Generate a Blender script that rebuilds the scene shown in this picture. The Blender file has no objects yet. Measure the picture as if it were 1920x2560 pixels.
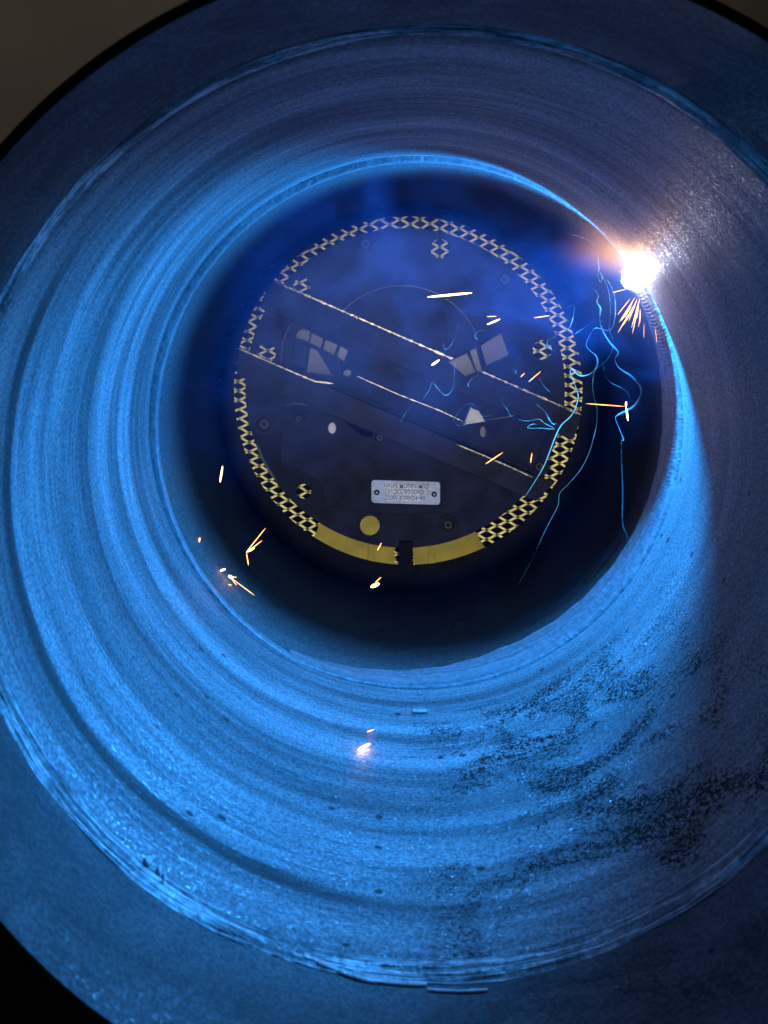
import bpy, bmesh, math, random
from mathutils import Vector
random.seed(7)
S = bpy.context.scene
COL = S.collection
PI = math.pi
# ---------------------------------------------------------------- camera
F = 1923.0            # focal length in photo pixels (1920 x 2560)
VX, VY = 965.0, 811.0 # where the bore axis direction meets the picture
cd = bpy.data.cameras.new('camera'); cam = bpy.data.objects.new('camera', cd); COL.objects.link(cam)
cam.rotation_euler = (PI/2, 0, 0)
cd.sensor_fit = 'VERTICAL'; cd.sensor_height = 36; cd.sensor_width = 27
cd.lens = F/2560*36
cd.shift_x = -(VX-960)/2560; cd.shift_y = -(1280-VY)/2560
cd.clip_start = .005; cd.clip_end = 50
cd.dof.use_dof = True; cd.dof.focus_distance = .56; cd.dof.aperture_fstop = 18
S.camera = cam
S.view_settings.view_transform = 'Standard'
try: S.view_settings.look = 'None'
except Exception: pass
S.view_settings.exposure = 0; S.view_settings.gamma = 1
try: S.view_settings.use_curve_mapping = False
except Exception: pass
S.render.engine = 'CYCLES'
S.cycles.max_bounces = 6; S.cycles.volume_bounces = 0
S.cycles.sample_clamp_indirect = 3
S.cycles.volume_step_rate = 1.5
# world: a dim workshop
w = bpy.data.worlds.new('World'); S.world = w; w.use_nodes = True
w.node_tree.nodes['Background'].inputs[0].default_value = (.62, .62, .68, 1)
w.node_tree.nodes['Background'].inputs[1].default_value = .016
# ---------------------------------------------------------------- geometry of the bore
RR = .18                                  # bore radius, m
AX, AZ = .1124*RR, -.367*RR               # bore axis seen from the camera
YM = F*RR/1477                            # mouth
YB = F*RR/1180                            # edge between coated land and machined bore
YJ = F*RR/668                             # joint
YE = F*RR/620                             # inner edge of the root strip
YD = .711                                 # plate of the clamp
YEND = .80
ARC_A = math.radians(33.2)
YS = YJ+.0026
def at(px, py, Y): return Vector(((px-VX)*Y/F, Y, -(py-VY)*Y/F))
def D(px, py, Y): return at(px*1.1573, py*1.1573, Y)     # from the scaled view
def wall_at(px, py, inset=0.0, r=RR, cx=AX, cz=AZ):
    a, b = (px-VX)/F, -(py-VY)/F
    rr = r-inset
    A = a*a+b*b; B = -2*(a*cx+b*cz); C = cx*cx+cz*cz-rr*rr
    Y = (-B+math.sqrt(B*B-4*A*C))/(2*A)
    for _ in range(4):                     # follow the slightly eccentric front of the bore
        ex, ez = ecc(Y); qx, qz = cx+ex, cz+ez
        B = -2*(a*qx+b*qz); C = qx*qx+qz*qz-rr*rr
        Y = (-B+math.sqrt(B*B-4*A*C))/(2*A)
    return Vector((a*Y, Y, b*Y))
# ---------------------------------------------------------------- lamps
def lamp(name, kind, loc, col, W, size, **k):
    l = bpy.data.lights.new(name, kind); l.color = col; l.energy = W
    o = bpy.data.objects.new(name, l); COL.objects.link(o); o.location = loc
    if kind in ('POINT', 'SPOT'): l.shadow_soft_size = size
    for a, v in k.items(): setattr(l, a, v)
    return o
def aim(o, target): o.rotation_euler = (Vector(target)-o.location).to_track_quat('-Z', 'Y').to_euler()
def pol(ang, r, y): return Vector((AX+r*math.cos(ang), y, AZ+r*math.sin(ang)))
lamp('arc_light', 'POINT', pol(ARC_A, RR+.0036, YJ+.0026), (.016, .32, 1.0), 12.5, .0009)
lamp('arc_fill_light', 'POINT', pol(ARC_A, RR-.007, YS+.005), (.68, .68, .92), .085, .004)  # added fill beside the arc, greys the walls it leaves dark
lamp('warm_fill_light', 'POINT', pol(ARC_A+.07, RR-.011, YS-.006), (1, .5, .22), .03, .004)  # added warm fill for the tan streak along the joint
sp = lamp('clamp_fill_spot', 'SPOT', (.022, .02, -.03), (1, .90, .62), 15, .008, spot_size=math.radians(27.6), spot_blend=.05)  # unseen spot added by the camera, lights only clamp and grating
aim(sp, at(1021, 990, YD))
ww = lamp('workshop_lamp', 'SPOT', (-.9, -.2, 1.5), (1, .88, .72), 22, .1, spot_size=math.radians(80), spot_blend=.7)
aim(ww, (-.3, 1.5, 1.0))
# ---------------------------------------------------------------- node helper
class NT:
    def __init__(s, name):
        s.m = bpy.data.materials.new(name); s.m.use_nodes = True
        s.t = s.m.node_tree; s.t.nodes.clear()
        s.out = s.t.nodes.new('ShaderNodeOutputMaterial')
    def n(s, typ, ins=None, **props):
        nd = s.t.nodes.new('ShaderNode'+typ)
        for k, v in props.items(): setattr(nd, k, v)
        for k, v in (ins or {}).items(): s.set(nd.inputs[k], v)
        return nd
    def set(s, sock, v):
        if isinstance(v, bpy.types.NodeSocket): s.t.links.new(v, sock)
        elif isinstance(v, bpy.types.Node): s.t.links.new(v.outputs[0], sock)
        else:
            if isinstance(v, (tuple, list)) and len(v) == 3 and sock.type == 'RGBA': v = (*v, 1)
            sock.default_value = v
    def math(s, op, a, b=0.0, c=0.0, clamp=False):
        return s.n('Math', {0: a, 1: b, 2: c}, operation=op, use_clamp=clamp).outputs[0]
    def noise(s, vec, scale=5, detail=3, rough=.5, dist=0):
        return s.n('TexNoise', {'Vector': vec, 'Scale': scale, 'Detail': detail, 'Roughness': rough, 'Distortion': dist}).outputs[0]
    def sc(s, vec, v):
        return s.n('Mapping', {'Vector': vec, 'Scale': v}).outputs[0]
    def step(s, x, a, b, lo=0.0, hi=1.0, smooth=True):
        n_ = s.n('MapRange', {0: x, 1: a, 2: b, 3: lo, 4: hi})
        if smooth: n_.interpolation_type = 'SMOOTHSTEP'
        return n_.outputs[0]
    def mix(s, f, a, b, blend='MIX'):
        nd = s.n('Mix', data_type='RGBA', blend_type=blend)
        s.set(nd.inputs[0], f); s.set(nd.inputs[6], a); s.set(nd.inputs[7], b)
        return nd.outputs[2]
    def obj(s): return s.n('TexCoord').outputs['Object']
    def gray(s, v):
        return s.n('CombineColor', {0: v, 1: v, 2: v}).outputs[0]
    def bsdf(s, **k):
        b = s.n('BsdfPrincipled')
        for kk, v in k.items(): s.set(b.inputs[kk.replace('_', ' ')], v)
        s.t.links.new(b.outputs[0], s.out.inputs[0]); return b
    def bump(s, h, strength=.5, dist=.001):
        return s.n('Bump', {'Height': h, 'Strength': strength, 'Distance': dist}).outputs[0]
def simple(name, col, rough=.5, metal=0, var=.25, scale=120, bump=.15, spec=.5):
    t = NT(name); o = t.obj(); n1 = t.noise(o, scale, 5, .6); n2 = t.noise(o, scale/8, 4, .6)
    m = t.math('ADD', t.step(n1, .3, .7, 1-var, 1+var), t.step(n2, .3, .7, -var, var))
    c = t.mix(1, col, t.gray(m), 'MULTIPLY')
    t.bsdf(Specular_IOR_Level=spec, Base_Color=c, Roughness=t.step(n2, .3, .7, max(.05, rough-.12), min(1, rough+.12)), Metallic=metal, Normal=t.bump(n1, bump, .0006))
    return t.m
# ---- the machined bore. Object coordinates: axis = y, origin on the axis
def bore_material(name='machined_bore_steel', tint=(.36, .36, .38)):
    t = NT(name); o = t.obj()
    xyz = t.n('SeparateXYZ', {0: o}); X, Y, Z = xyz.outputs[0], xyz.outputs[1], xyz.outputs[2]
    r = t.math('SQRT', t.math('ADD', t.math('MULTIPLY', X, X), t.math('MULTIPLY', Z, Z)))
    def ang(deg, a, b):                       # 1 near the direction deg, between cosines a..b
        c, s_ = math.cos(math.radians(deg)), math.sin(math.radians(deg))
        d = t.math('DIVIDE', t.math('ADD', t.math('MULTIPLY', X, c), t.math('MULTIPLY', Z, s_)), r)
        return t.step(d, a, b)
    # wobble makes the turned bands uneven
    wob = t.noise(t.sc(o, (5, 14, 5)), 1.6, 4, .6)
    yw = t.math('ADD', Y, t.math('MULTIPLY', t.math('SUBTRACT', wob, .5), .022))
    fine = t.noise(t.sc(o, (22, 330, 22)), 1, 6, .7, .6)      # thin turning lines
    band = t.noise(t.sc(o, (3.2, 74, 3.2)), 1, 6, .66, .55)      # broad turning bands
    scr = t.noise(t.sc(o, (11, 900, 11)), 1, 2, .5, .1)        # single bright scratches
    scrm = t.math('MULTIPLY', t.step(scr, .70, .75, 0, 1), ang(215, .2, .7))
    calm = ang(35, -.15, .6)                                    # the right-hand wall is smooth
    calm2 = ang(-2, .25, .85)
    mott = t.noise(o, 46, 6, .62, .6)
    mott2 = t.noise(t.sc(o, (14, 36, 14)), 1, 6, .65, .8)
    # named bands: R in the photograph -> depth
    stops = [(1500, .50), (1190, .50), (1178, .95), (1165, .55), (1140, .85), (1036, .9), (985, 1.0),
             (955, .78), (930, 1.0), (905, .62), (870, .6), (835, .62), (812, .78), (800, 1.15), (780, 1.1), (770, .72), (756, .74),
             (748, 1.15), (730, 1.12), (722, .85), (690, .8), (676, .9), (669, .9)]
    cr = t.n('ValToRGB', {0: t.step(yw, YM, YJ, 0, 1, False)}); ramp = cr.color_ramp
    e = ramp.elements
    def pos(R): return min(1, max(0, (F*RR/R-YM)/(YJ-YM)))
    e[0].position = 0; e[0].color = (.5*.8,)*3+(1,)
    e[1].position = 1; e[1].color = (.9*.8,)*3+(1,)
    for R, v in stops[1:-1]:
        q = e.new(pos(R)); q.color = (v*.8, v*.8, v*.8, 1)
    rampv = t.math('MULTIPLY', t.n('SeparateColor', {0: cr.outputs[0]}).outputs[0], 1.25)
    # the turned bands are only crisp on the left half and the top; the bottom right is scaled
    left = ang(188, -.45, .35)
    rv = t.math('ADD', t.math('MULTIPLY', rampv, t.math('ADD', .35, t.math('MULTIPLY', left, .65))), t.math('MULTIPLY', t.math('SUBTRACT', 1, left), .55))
    gw = t.math('ADD', Y, t.math('MULTIPLY', t.math('SUBTRACT', wob, .5), .012))
    groove = t.math('MULTIPLY', t.step(gw, F*RR/1078, F*RR/1060, 0, 1), t.step(gw, F*RR/1046, F*RR/1034, 1, 0))
    groove = t.math('MULTIPLY', groove, ang(203, .35, .75))
    rv = t.math('MULTIPLY', rv, t.math('SUBTRACT', 1, t.math('MULTIPLY', groove, .75)))
    outer = t.step(Y, YB-.0004, YB+.0004, 1, 0)
    bandm = t.math('ADD', 1, t.math('MULTIPLY', t.step(band, .34, .64, -.42, .30), t.math('SUBTRACT', 1, t.math('MULTIPLY', calm2, .7))))
    finem = t.math('ADD', t.math('ADD', 1, t.math('MULTIPLY', t.step(fine, .35, .65, -.15, .14), t.math('SUBTRACT', 1, t.math('MULTIPLY', calm2, .8)))), t.math('MULTIPLY', scrm, .9))
    turned = t.math('MULTIPLY', t.math('MULTIPLY', rv, bandm), finem)
    coat = t.math('MULTIPLY', t.step(mott2, .32, .68, .22, .46), t.step(mott, .35, .65, .85, 1.12))
    # bottom right: pitted mill scale
    scale_dir = t.math('MULTIPLY', ang(-62, .42, .85), t.math('SUBTRACT', 1, outer))
    pn = t.noise(t.sc(o, (1, 1.2, 1)), 560, 4, .65, .8)
    pn2 = t.noise(t.sc(o, (1, 1.1, 1)), 620, 2, .5, .3)
    patch = t.noise(t.sc(o, (16, 26, 16)), 1, 5, .65, .7)
    heavy = t.math('MULTIPLY', t.math('MULTIPLY', ang(-60, .80, .96), t.step(Y, .50, .475, 0, 1)), t.step(patch, .42, .60, .0, 1))
    thr = t.math('SUBTRACT', .40, t.math('MULTIPLY', heavy, -.11))
    pit = t.step(t.math('SUBTRACT', pn, thr), -.025, .045, 0, 1)
    pitv = t.math('ADD', 1, t.math('MULTIPLY', t.math('SUBTRACT', pit, 1), t.math('ADD', t.math('MULTIPLY', scale_dir, .35), t.math('MULTIPLY', heavy, .68), 0)))
    # pitted ribbon on the left wall
    rib = t.math('MULTIPLY', t.step(yw, .372, .388, 0, 1), t.step(yw, .425, .412, 0, 1))
    rib = t.math('MULTIPLY', rib, ang(200, .1, .6))
    pl = t.step(pn, .36, .46, .45, 1)
    ribv = t.math('ADD', 1, t.math('MULTIPLY', t.math('SUBTRACT', pl, 1), rib))
    # loose dark specks
    vor = t.n('TexVoronoi', {'Vector': t.sc(o, (1, 1.5, 1)), 'Scale': 85, 'Randomness': 1}); 
    vv = t.n('SeparateColor', {0: vor.outputs['Color']}).outputs[0]
    speck = t.math('MULTIPLY', t.step(vor.outputs['Distance'], .13, .22, 1, 0), t.step(vv, .86, .9, 0, 1))
    speck = t.math('MULTIPLY', speck, ang(-70, .15, .6))
    grain = t.step(pn2, .32, .68, .66, 1.32)
    base = t.math('ADD', t.math('MULTIPLY', turned, t.math('SUBTRACT', 1, outer)), t.math('MULTIPLY', coat, outer))
    base = t.math('MULTIPLY', t.math('MULTIPLY', base, pitv), t.math('MULTIPLY', ribv, grain))
    base = t.math('MULTIPLY', base, t.math('SUBTRACT', 1, t.math('MULTIPLY', speck, .8)))
    col = t.mix(1, tint, t.gray(base), 'MULTIPLY')
    col = t.mix(1, col, (.9, .9, .9), 'DARKEN')
    # relief
    notcalm = t.math('SUBTRACT', 1, t.math('MULTIPLY', calm, .85))
    h = t.math('ADD', t.math('MULTIPLY', t.math('MULTIPLY', fine, .13), notcalm), t.math('MULTIPLY', pn, t.math('ADD', .12, t.math('ADD', t.math('MULTIPLY', scale_dir, .35), t.math('MULTIPLY', heavy, 1.1)))))
    h = t.math('ADD', h, t.math('MULTIPLY', t.math('MULTIPLY', band, .9), t.math('SUBTRACT', 1, t.math('MULTIPLY', calm, .8))))
    h = t.math('ADD', h, t.math('MULTIPLY', pn2, .12))
    h = t.math('MULTIPLY', h, t.math('SUBTRACT', 1, t.math('MULTIPLY', outer, .8)))
    h = t.math('ADD', h, t.math('MULTIPLY', t.math('MULTIPLY', mott, outer), .5))
    glint = t.step(pn2, .60, .66, 0, 1)
    rough = t.math('SUBTRACT', .55, t.math('MULTIPLY', glint, .22))
    metal = t.math('ADD', .25, t.math('MULTIPLY', glint, .5))
    metal = t.math('MULTIPLY', metal, t.math('SUBTRACT', 1, t.math('MULTIPLY', outer, .7)))
    # glittering grains: small facets tilted at random
    fv = t.n('TexVoronoi', {'Vector': o, 'Scale': 1350}); fc = fv.outputs['Color']
    fsel = t.n('SeparateColor', {0: fc}).outputs[2]
    fm = t.math('MULTIPLY', t.step(fsel, .91, .93, 0, 1), t.math('ADD', .08, t.math('ADD', t.math('MULTIPLY', scale_dir, .5), t.math('MULTIPLY', heavy, .8))))
    fm = t.math('MULTIPLY', fm, t.math('SUBTRACT', 1, t.math('MULTIPLY', calm, .7)))
    nb_ = t.bump(h, .75, .0016)
    tilt = t.n('VectorMath', {0: t.n('VectorMath', {0: fc, 1: (.5, .5, .5)}, operation='SUBTRACT').outputs[0], 'Scale': t.math('MULTIPLY', fm, 1.15)}, operation='SCALE').outputs[0]
    nn = t.n('VectorMath', {0: t.n('VectorMath', {0: nb_, 1: tilt}, operation='ADD').outputs[0]}, operation='NORMALIZE').outputs[0]
    rough = t.math('SUBTRACT', rough, t.math('MULTIPLY', fm, .30))
    metal = t.math('MAXIMUM', metal, t.math('MULTIPLY', fm, 1.15))
    # tan scaly patches at the upper right, their glints put into the colour
    tan_ = t.math('MULTIPLY', t.math('MULTIPLY', ang(41, .955, .995), t.step(pn, .46, .60, 0, 1)), t.math('MULTIPLY', t.step(patch, .47, .58, 0, 1), t.step(Y, .30, .33, 1, .55)))
    col = t.mix(tan_, col, (.55, .50, .36))
    t.bsdf(Base_Color=col, Roughness=rough, Metallic=metal, Normal=nn)
    return t.m
def far_material():
    # pale beside the joint, black deeper in: light falloff put into the colour
    t = NT('shaded_far_steel'); o = t.obj()
    Y = t.n('SeparateXYZ', {0: o}).outputs[1]
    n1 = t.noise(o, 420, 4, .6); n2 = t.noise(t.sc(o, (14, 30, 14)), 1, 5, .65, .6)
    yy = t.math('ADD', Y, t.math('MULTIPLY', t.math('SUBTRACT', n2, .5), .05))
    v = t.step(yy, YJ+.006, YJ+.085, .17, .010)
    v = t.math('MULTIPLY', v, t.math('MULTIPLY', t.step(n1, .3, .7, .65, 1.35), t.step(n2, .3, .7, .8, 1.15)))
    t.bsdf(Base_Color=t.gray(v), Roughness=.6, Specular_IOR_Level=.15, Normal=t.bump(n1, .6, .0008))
    return t.m
def step_material():
    t = NT('torn_cut_steel'); o = t.obj()
    a = t.noise(t.sc(o, (16, 520, 16)), 1, 4, .65, .6); b = t.noise(o, 330, 3, .6); c = t.noise(o, 24, 4, .6)
    l = t.math('MULTIPLY', t.step(a, .42, .60, .40, 1.25), t.step(c, .38, .6, .45, 1.1))
    l = t.math('MULTIPLY', l, t.step(b, .3, .65, .6, 1.2))
    h = t.math('ADD', t.math('MULTIPLY', a, 1.3), b)
    t.bsdf(Base_Color=t.mix(1, (.85, .85, .88), t.gray(l), 'MULTIPLY'), Roughness=.5, Metallic=.35, Normal=t.bump(h, .9, .0016))
    return t.m
def bead_material():
    t = NT('weld_bead_steel'); o = t.obj()
    a = t.noise(o, 260, 4, .6, .4); b = t.noise(t.sc(o, (1, .35, 1)), 420, 3, .6, .3)
    c = t.noise(t.sc(o, (7, 230, 7)), 1, 5, .6)
    v = t.math('MULTIPLY', t.step(a, .3, .7, .72, 1.15), t.step(c, .3, .7, .75, 1.2))
    h = t.math('ADD', t.math('ADD', a, b), t.math('MULTIPLY', c, .5))
    t.bsdf(Base_Color=t.mix(1, (.42, .43, .47), t.gray(v), 'MULTIPLY'), Roughness=.48, Metallic=.45, Normal=t.bump(h, .6, .0012))
    return t.m
def emit(name, col, s, col2=None):          # incandescent: adds light, blocks none
    t = NT(name); o = t.obj()
    n_ = t.noise(o, 90, 2)
    e = t.n('Emission', {'Color': t.mix(t.step(n_, .35, .65), col, col2 or col), 'Strength': s})
    ad = t.n('AddShader', {0: e.outputs[0], 1: t.n('BsdfTransparent').outputs[0]})
    t.t.links.new(ad.outputs[0], t.out.inputs[0]); return t.m
M = {}
M['bore'] = bore_material()
M['farbore'] = far_material()
M['bead'] = bead_material()
M['bright'] = simple('bright_cut_steel', (.7, .7, .72), .28, .8, .3, 500, .5)
M['lip'] = simple('dull_lip_steel', (.035, .028, .026), .8, .1, .3, 200, .3)
M['outside'] = simple('dark_pipe_skin', (.03, .03, .03), .8, 0)
M['wallbg'] = simple('grey_brown_wall', (.22, .20, .17), .9, 0, .08, 4, .05)
M['clamp'] = simple('dark_clamp_paint', (.006, .008, .020), .55, 0, .45, 40, .3, .05)
M['clamp2'] = simple('dark_bar_steel', (.007, .008, .016), .55, 0, .5, 50, .5, .07)
M['black'] = simple('shade_black', (.003, .003, .005), .8, 0, .3, 100, .2, .04)  # near-black standing for the dark round the clamp and in its slot
M['step'] = step_material()
M['edge'] = simple('scratched_edge_glint', (.30, .27, .23), .35, .6, .6, 300, .6)  # brighter strip colour for the glint along the bars' polished edges
M['greyblock'] = simple('grey_metal_block', (.026, .025, .026), .5, 0, .25, 90, .2)
M['greylight'] = simple('pale_metal_block', (.052, .05, .05), .5, 0, .2, 90, .2)
M['mesh'] = simple('yellow_grating_paint', (.95, .84, .34), .55, 0, .12, 200, .2)
M['yellow'] = simple('solid_yellow_paint', (.23, .18, .010), .5, 0, .13, 60, .2)
M['plate'] = simple('aluminium_plate', (.22, .28, .46), .45, .1, .12, 200, .3)
M['ink'] = simple('stamped_ink', (.05, .06, .12), .6, 0)
M['inklight'] = simple('stamped_highlight', (.85, .88, .95), .3, .3)
M['white'] = simple('pale_plastic', (.36, .36, .39), .5, 0, .12, 100, .2)
M['spark'] = emit('glowing_spark', (1, .36, .09), 2.2, (1, .46, .14))
M['sparkhot'] = emit('white_hot_spark', (1, .50, .15), 5.5, (1, .62, .28))
M['sparkdim'] = emit('dim_spark', (1, .30, .12), 1.3, (1, .4, .2))
# ---------------------------------------------------------------- object helpers
def mesh_obj(name, bm, mat, parent=None, smooth=True, origin=None):
    me = bpy.data.meshes.new(name)
    if origin is not None:
        bmesh.ops.translate(bm, verts=bm.verts, vec=-Vector(origin))
    bmesh.ops.recalc_face_normals(bm, faces=bm.faces)
    bm.to_mesh(me); bm.free()
    me.materials.append(mat)
    if smooth:
        for p in me.polygons: p.use_smooth = True
    o = bpy.data.objects.new(name, me); COL.objects.link(o)
    if origin is not None: o.location = origin
    if parent is not None:
        o.parent = parent
        o.location = o.location-parent.location
    return o
def tag(o, label=None, cat=None, group=None, kind=None):
    if label: o['label'] = label
    if cat: o['category'] = cat
    if group: o['group'] = group
    if kind: o['kind'] = kind
    return o
def empty(name, loc, label, cat, group=None):
    o = bpy.data.objects.new(name, None); COL.objects.link(o); o.location = loc; o.empty_display_size = .02
    return tag(o, label, cat, group)
def revolve(profile, n=360, cfun=None, a0=0, a1=2*PI, rfun=None, yfun=None):
    """profile = list of (y, r); rings round the bore axis"""
    bm = bmesh.new(); closed = abs(a1-a0-2*PI) < 1e-6
    m = n if closed else n+1
    rings = []
    for i, (y, r) in enumerate(profile):
        cx, cz = cfun(y) if cfun else (0, 0)
        ring = []
        for k in range(m):
            a = a0+(a1-a0)*k/n
            q = r+(rfun(i, a, y) if rfun else 0)
            ring.append(bm.verts.new((AX+cx+q*math.cos(a), y+(yfun(i, a) if yfun else 0), AZ+cz+q*math.sin(a))))
        rings.append(ring)
    for A, B in zip(rings, rings[1:]):
        for k in range(n):
            k2 = (k+1) % m
            bm.faces.new((A[k], A[k2], B[k2], B[k]))
    return bm
O0 = (AX, 0, AZ)
def ecc(y):                                   # the machined bore is slightly off centre at its front edge
    if y <= YM: t = 0
    elif y < YB: t = (y-YM)/(YB-YM)
    else: t = max(0, 1-(y-YB)/(YJ-YB))
    t = t*t*(3-2*t)
    return (-.0158*RR*t, -.0095*RR*t)
# ---------------------------------------------------------------- the setting
bm = bmesh.new(); bmesh.ops.create_grid(bm, x_segments=8, y_segments=8, size=2.5)
bg = mesh_obj('back_wall', bm, M['wallbg']); bg.location = (0, 1.6, .9); bg.rotation_euler = (PI/2, 0, 0)
tag(bg, kind='structure')
bm = bmesh.new(); bmesh.ops.create_grid(bm, x_segments=8, y_segments=8, size=2.5)
fl = mesh_obj('floor', bm, M['outside']); fl.location = (0, .3, -.62); tag(fl, kind='structure')
# ---------------------------------------------------------------- near pipe
near = empty('steel_pipe', (AX, YM, AZ), 'large blue-lit steel pipe with ring-turned bore, open mouth nearest the viewer', 'pipe', 'pipe sections being welded')
prof = [(YM, RR)]
y = YM
while y < YB-.004: y += .004; prof.append((y, RR))
prof = [p for p in prof if p[0] < YB-.0040]+[(YB-.0036, RR+.0005), (YB+.0062, RR+.0005)]
# cut step with fine ridges
ridge = [(-.0042, .0003), (-.0036, -.0001), (-.0030, .0002), (-.0024, .0001), (-.0018, -.0004), (-.0012, .0002), (-.0004, .0001), (.0002, -.0004), (.0008, .0002), (.0018, .0), (.0024, .0002), (.0031, -.0003), (.0037, .0001), (.0050, .0001), (.0058, -.0001), (.0066, .0002)]
rid = [(YB+d, RR+q) for d, q in ridge]
y = YB+.008
rng = random.Random(3)
while y < YJ-.001:
    R = F*RR/y
    q = .00003*math.sin(y*520+1.3*math.sin(y*130))+rng.uniform(-.000004, .000004)
    pass
    prof.append((y, RR+q)); y += .0016
prof += [(YJ-.0004, RR), (YJ, RR+.0004), (YJ+.00001, RR+.012)]
def rid_r(i, a, y):
    if abs(y-YB) < .0065: return .0003*math.sin(a*9+y*700)+.00018*math.sin(a*23+y*1900)+.0001*math.sin(a*61)
    if y > YB: return .00012*math.sin(a*5+y*110)+.00004*math.sin(a*11-y*260)
    return 0
# the root gap closes up just above the arc (shaped to cut its light on the top wall) and opens again further round
NP = len(prof)
def gap_close(i, a):
    if i < NP-3: return 0
    d = (math.degrees(a)-math.degrees(ARC_A)) % 360
    k = min(1, max(0, (d-.75)/.6))*min(1, max(0, (150-d)/40)) if d < 180 else 0
    return .0022*k
nb = mesh_obj('bore', revolve(prof, 1080, ecc, rfun=rid_r, yfun=gap_close), M['bore'], near, origin=O0)
mesh_obj('cut_step', revolve(rid, 720, ecc, rfun=rid_r), M['step'], near, origin=O0)
mesh_obj('lip', revolve([(YM+.0001, RR-.0002), (YM-.0006, RR+.0004), (YM-.0008, RR+.0012), (YM-.0008, RR+.0030), (YM, RR+.0034), (YM+.004, RR+.0035)], 300), M['lip'], near, origin=O0)
mesh_obj('outer_skin', revolve([(YM+.003, RR+.0036), (YM+.02, RR+.012), (YJ, RR+.0122), (YJ+.0001, RR+.02), (YJ+.03, RR+.02)], 200), M['outside'], near, origin=O0)
# ---------------------------------------------------------------- far pipe, slightly off line
hx, hz = .0050*math.cos(math.radians(-40)), .0050*math.sin(math.radians(-40))
GAP = .0031
far = empty('steel_pipe', (AX, YJ+GAP, AZ), 'dark far steel pipe beyond the joint, lit only at its lower left', 'pipe', 'pipe sections being welded')
YF = YJ+GAP
mesh_obj('root_face', revolve([(YF-.00001, RR+.012), (YF, RR+.0004), (YF+.0006, RR), (YF+.0035, RR), (YF+.0065, RR+.00005)], 360, lambda y: (hx, hz)), M['bead'], far, origin=O0)
profF = [(YF+.0064, RR+.0001)]
y = YF+.009
while y < YEND: profF.append((y, RR)); y += .006
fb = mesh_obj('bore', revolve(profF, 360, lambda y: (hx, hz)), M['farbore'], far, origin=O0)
mesh_obj('outer_skin', revolve([(YF+.0002, RR+.0165), (YEND+.01, RR+.0165), (YEND+.011, .001)], 200, lambda y: (hx, hz)), M['outside'], far, origin=O0)
# ---------------------------------------------------------------- root bead
rngb = random.Random(11)
A0, A1 = math.radians(31.0), math.radians(-132)
NB = 900
bprof = []
nby = 22
for i in range(nby+1):
    s = i/nby
    bprof.append((YF+.0002+(YE-YF-.0002)*s, s))
bm = bmesh.new(); rings = []
L = abs(A1-A0)
def bead_r(s, a):
    k = (A0-a)/L                                # 0 at the arc, 1 at the bottom end
    near_arc = max(0, 1-k/.42)
    end = min(1, (1-k)/.25)
    prot = .0003+.0010*end*math.sin(PI*min(1, s*1.0+.12))*(.6+.6*near_arc)
    rip = .00032*near_arc*math.sin(a*420+5*math.sin(s*5)+6*s*s)
    prot += rip*math.sin(PI*s)
    prot += .00012*math.sin(a*37+s*9)+.00008*math.sin(a*91-s*14)
    if s > .985: prot -= .0006
    return RR-prot
for i, (y, s) in enumerate(bprof):
    ring = []
    for k in range(NB+1):
        a = A0+(A1-A0)*k/NB
        kk = k/NB
        yy = y
        if s > .5: yy = y-(s-.5)*2*(YE-YJ)*(.35*max(0, (1-kk*6))+.0*kk)+.0005*math.sin(a*40)*s
        yy = YF+.0002+(yy-YF-.0002)*min(1, ((1-kk)/.38))**.75
        q = bead_r(s, a)+.0022*max(0, 1-(1-kk)/.2)
        ring.append(bm.verts.new((AX+q*math.cos(a), yy, AZ+q*math.sin(a))))
    rings.append(ring)
ring = []                                       # back face of the strip, down to the far pipe
for k in range(NB+1):
    a = A0+(A1-A0)*k/NB; v = rings[-1][k].co
    ring.append(bm.verts.new((AX+(RR+.0062)*math.cos(a), v.y+.0006, AZ+(RR+.0062)*math.sin(a))))
rings.append(ring)
ring = []
for k in range(NB+1):
    a = A0+(A1-A0)*k/NB
    ring.append(bm.verts.new((AX+(RR+.0030)*math.cos(a), YF+.0001, AZ+(RR+.0030)*math.sin(a))))
rings.insert(0, ring)
for A_, B_ in zip(rings, rings[1:]):
    for k in range(NB): bm.faces.new((A_[k], A_[k+1], B_[k+1], B_[k]))
wb = mesh_obj('weld_bead', bm, M['bead'], None, origin=O0)
tag(wb, 'rippled weld bead curving down the right side from the bright arc', 'weld bead')
# ---------------------------------------------------------------- arc plasma, its bloom a glowing volume
def arc():
    t = NT('arc_plasma_bloom'); o = t.obj()
    n1 = t.noise(o, 95, 4, .65, .9)
    r = t.n('VectorMath', {0: o}, operation='LENGTH').outputs['Value']
    rr_ = t.math('ADD', r, t.math('MULTIPLY', t.math('SUBTRACT', n1, .5), .018))
    core = t.step(rr_, .0095, .005, 0, 1)
    halo = t.math('POWER', t.step(r, .068, .006, 0, 1, False), 3.2)  # bloom drawn as a glowing halo round the arc
    X = t.n('SeparateXYZ', {0: o})
    warm = t.step(t.math('ADD', X.outputs[2], t.math('MULTIPLY', X.outputs[0], .15)), -.004, .018)
    colh = t.mix(warm, (.16, .30, 1.0), (1.0, .46, .22))
    dens = t.math('ADD', t.math('MULTIPLY', core, 900), t.math('MULTIPLY', halo, t.math('ADD', 12, t.math('MULTIPLY', warm, 55))))
    colr = t.mix(core, colh, (1, .93, .86))
    e = t.n('Emission', {'Color': colr, 'Strength': dens})
    t.t.links.new(e.outputs[0], t.out.inputs['Volume'])
    return t.m
bm = bmesh.new(); bmesh.ops.create_icosphere(bm, subdivisions=4, radius=.07)
pc = at(1583, 700, YS-.002)
ar = mesh_obj('welding_arc', bm, arc()); ar.location = pc
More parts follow.
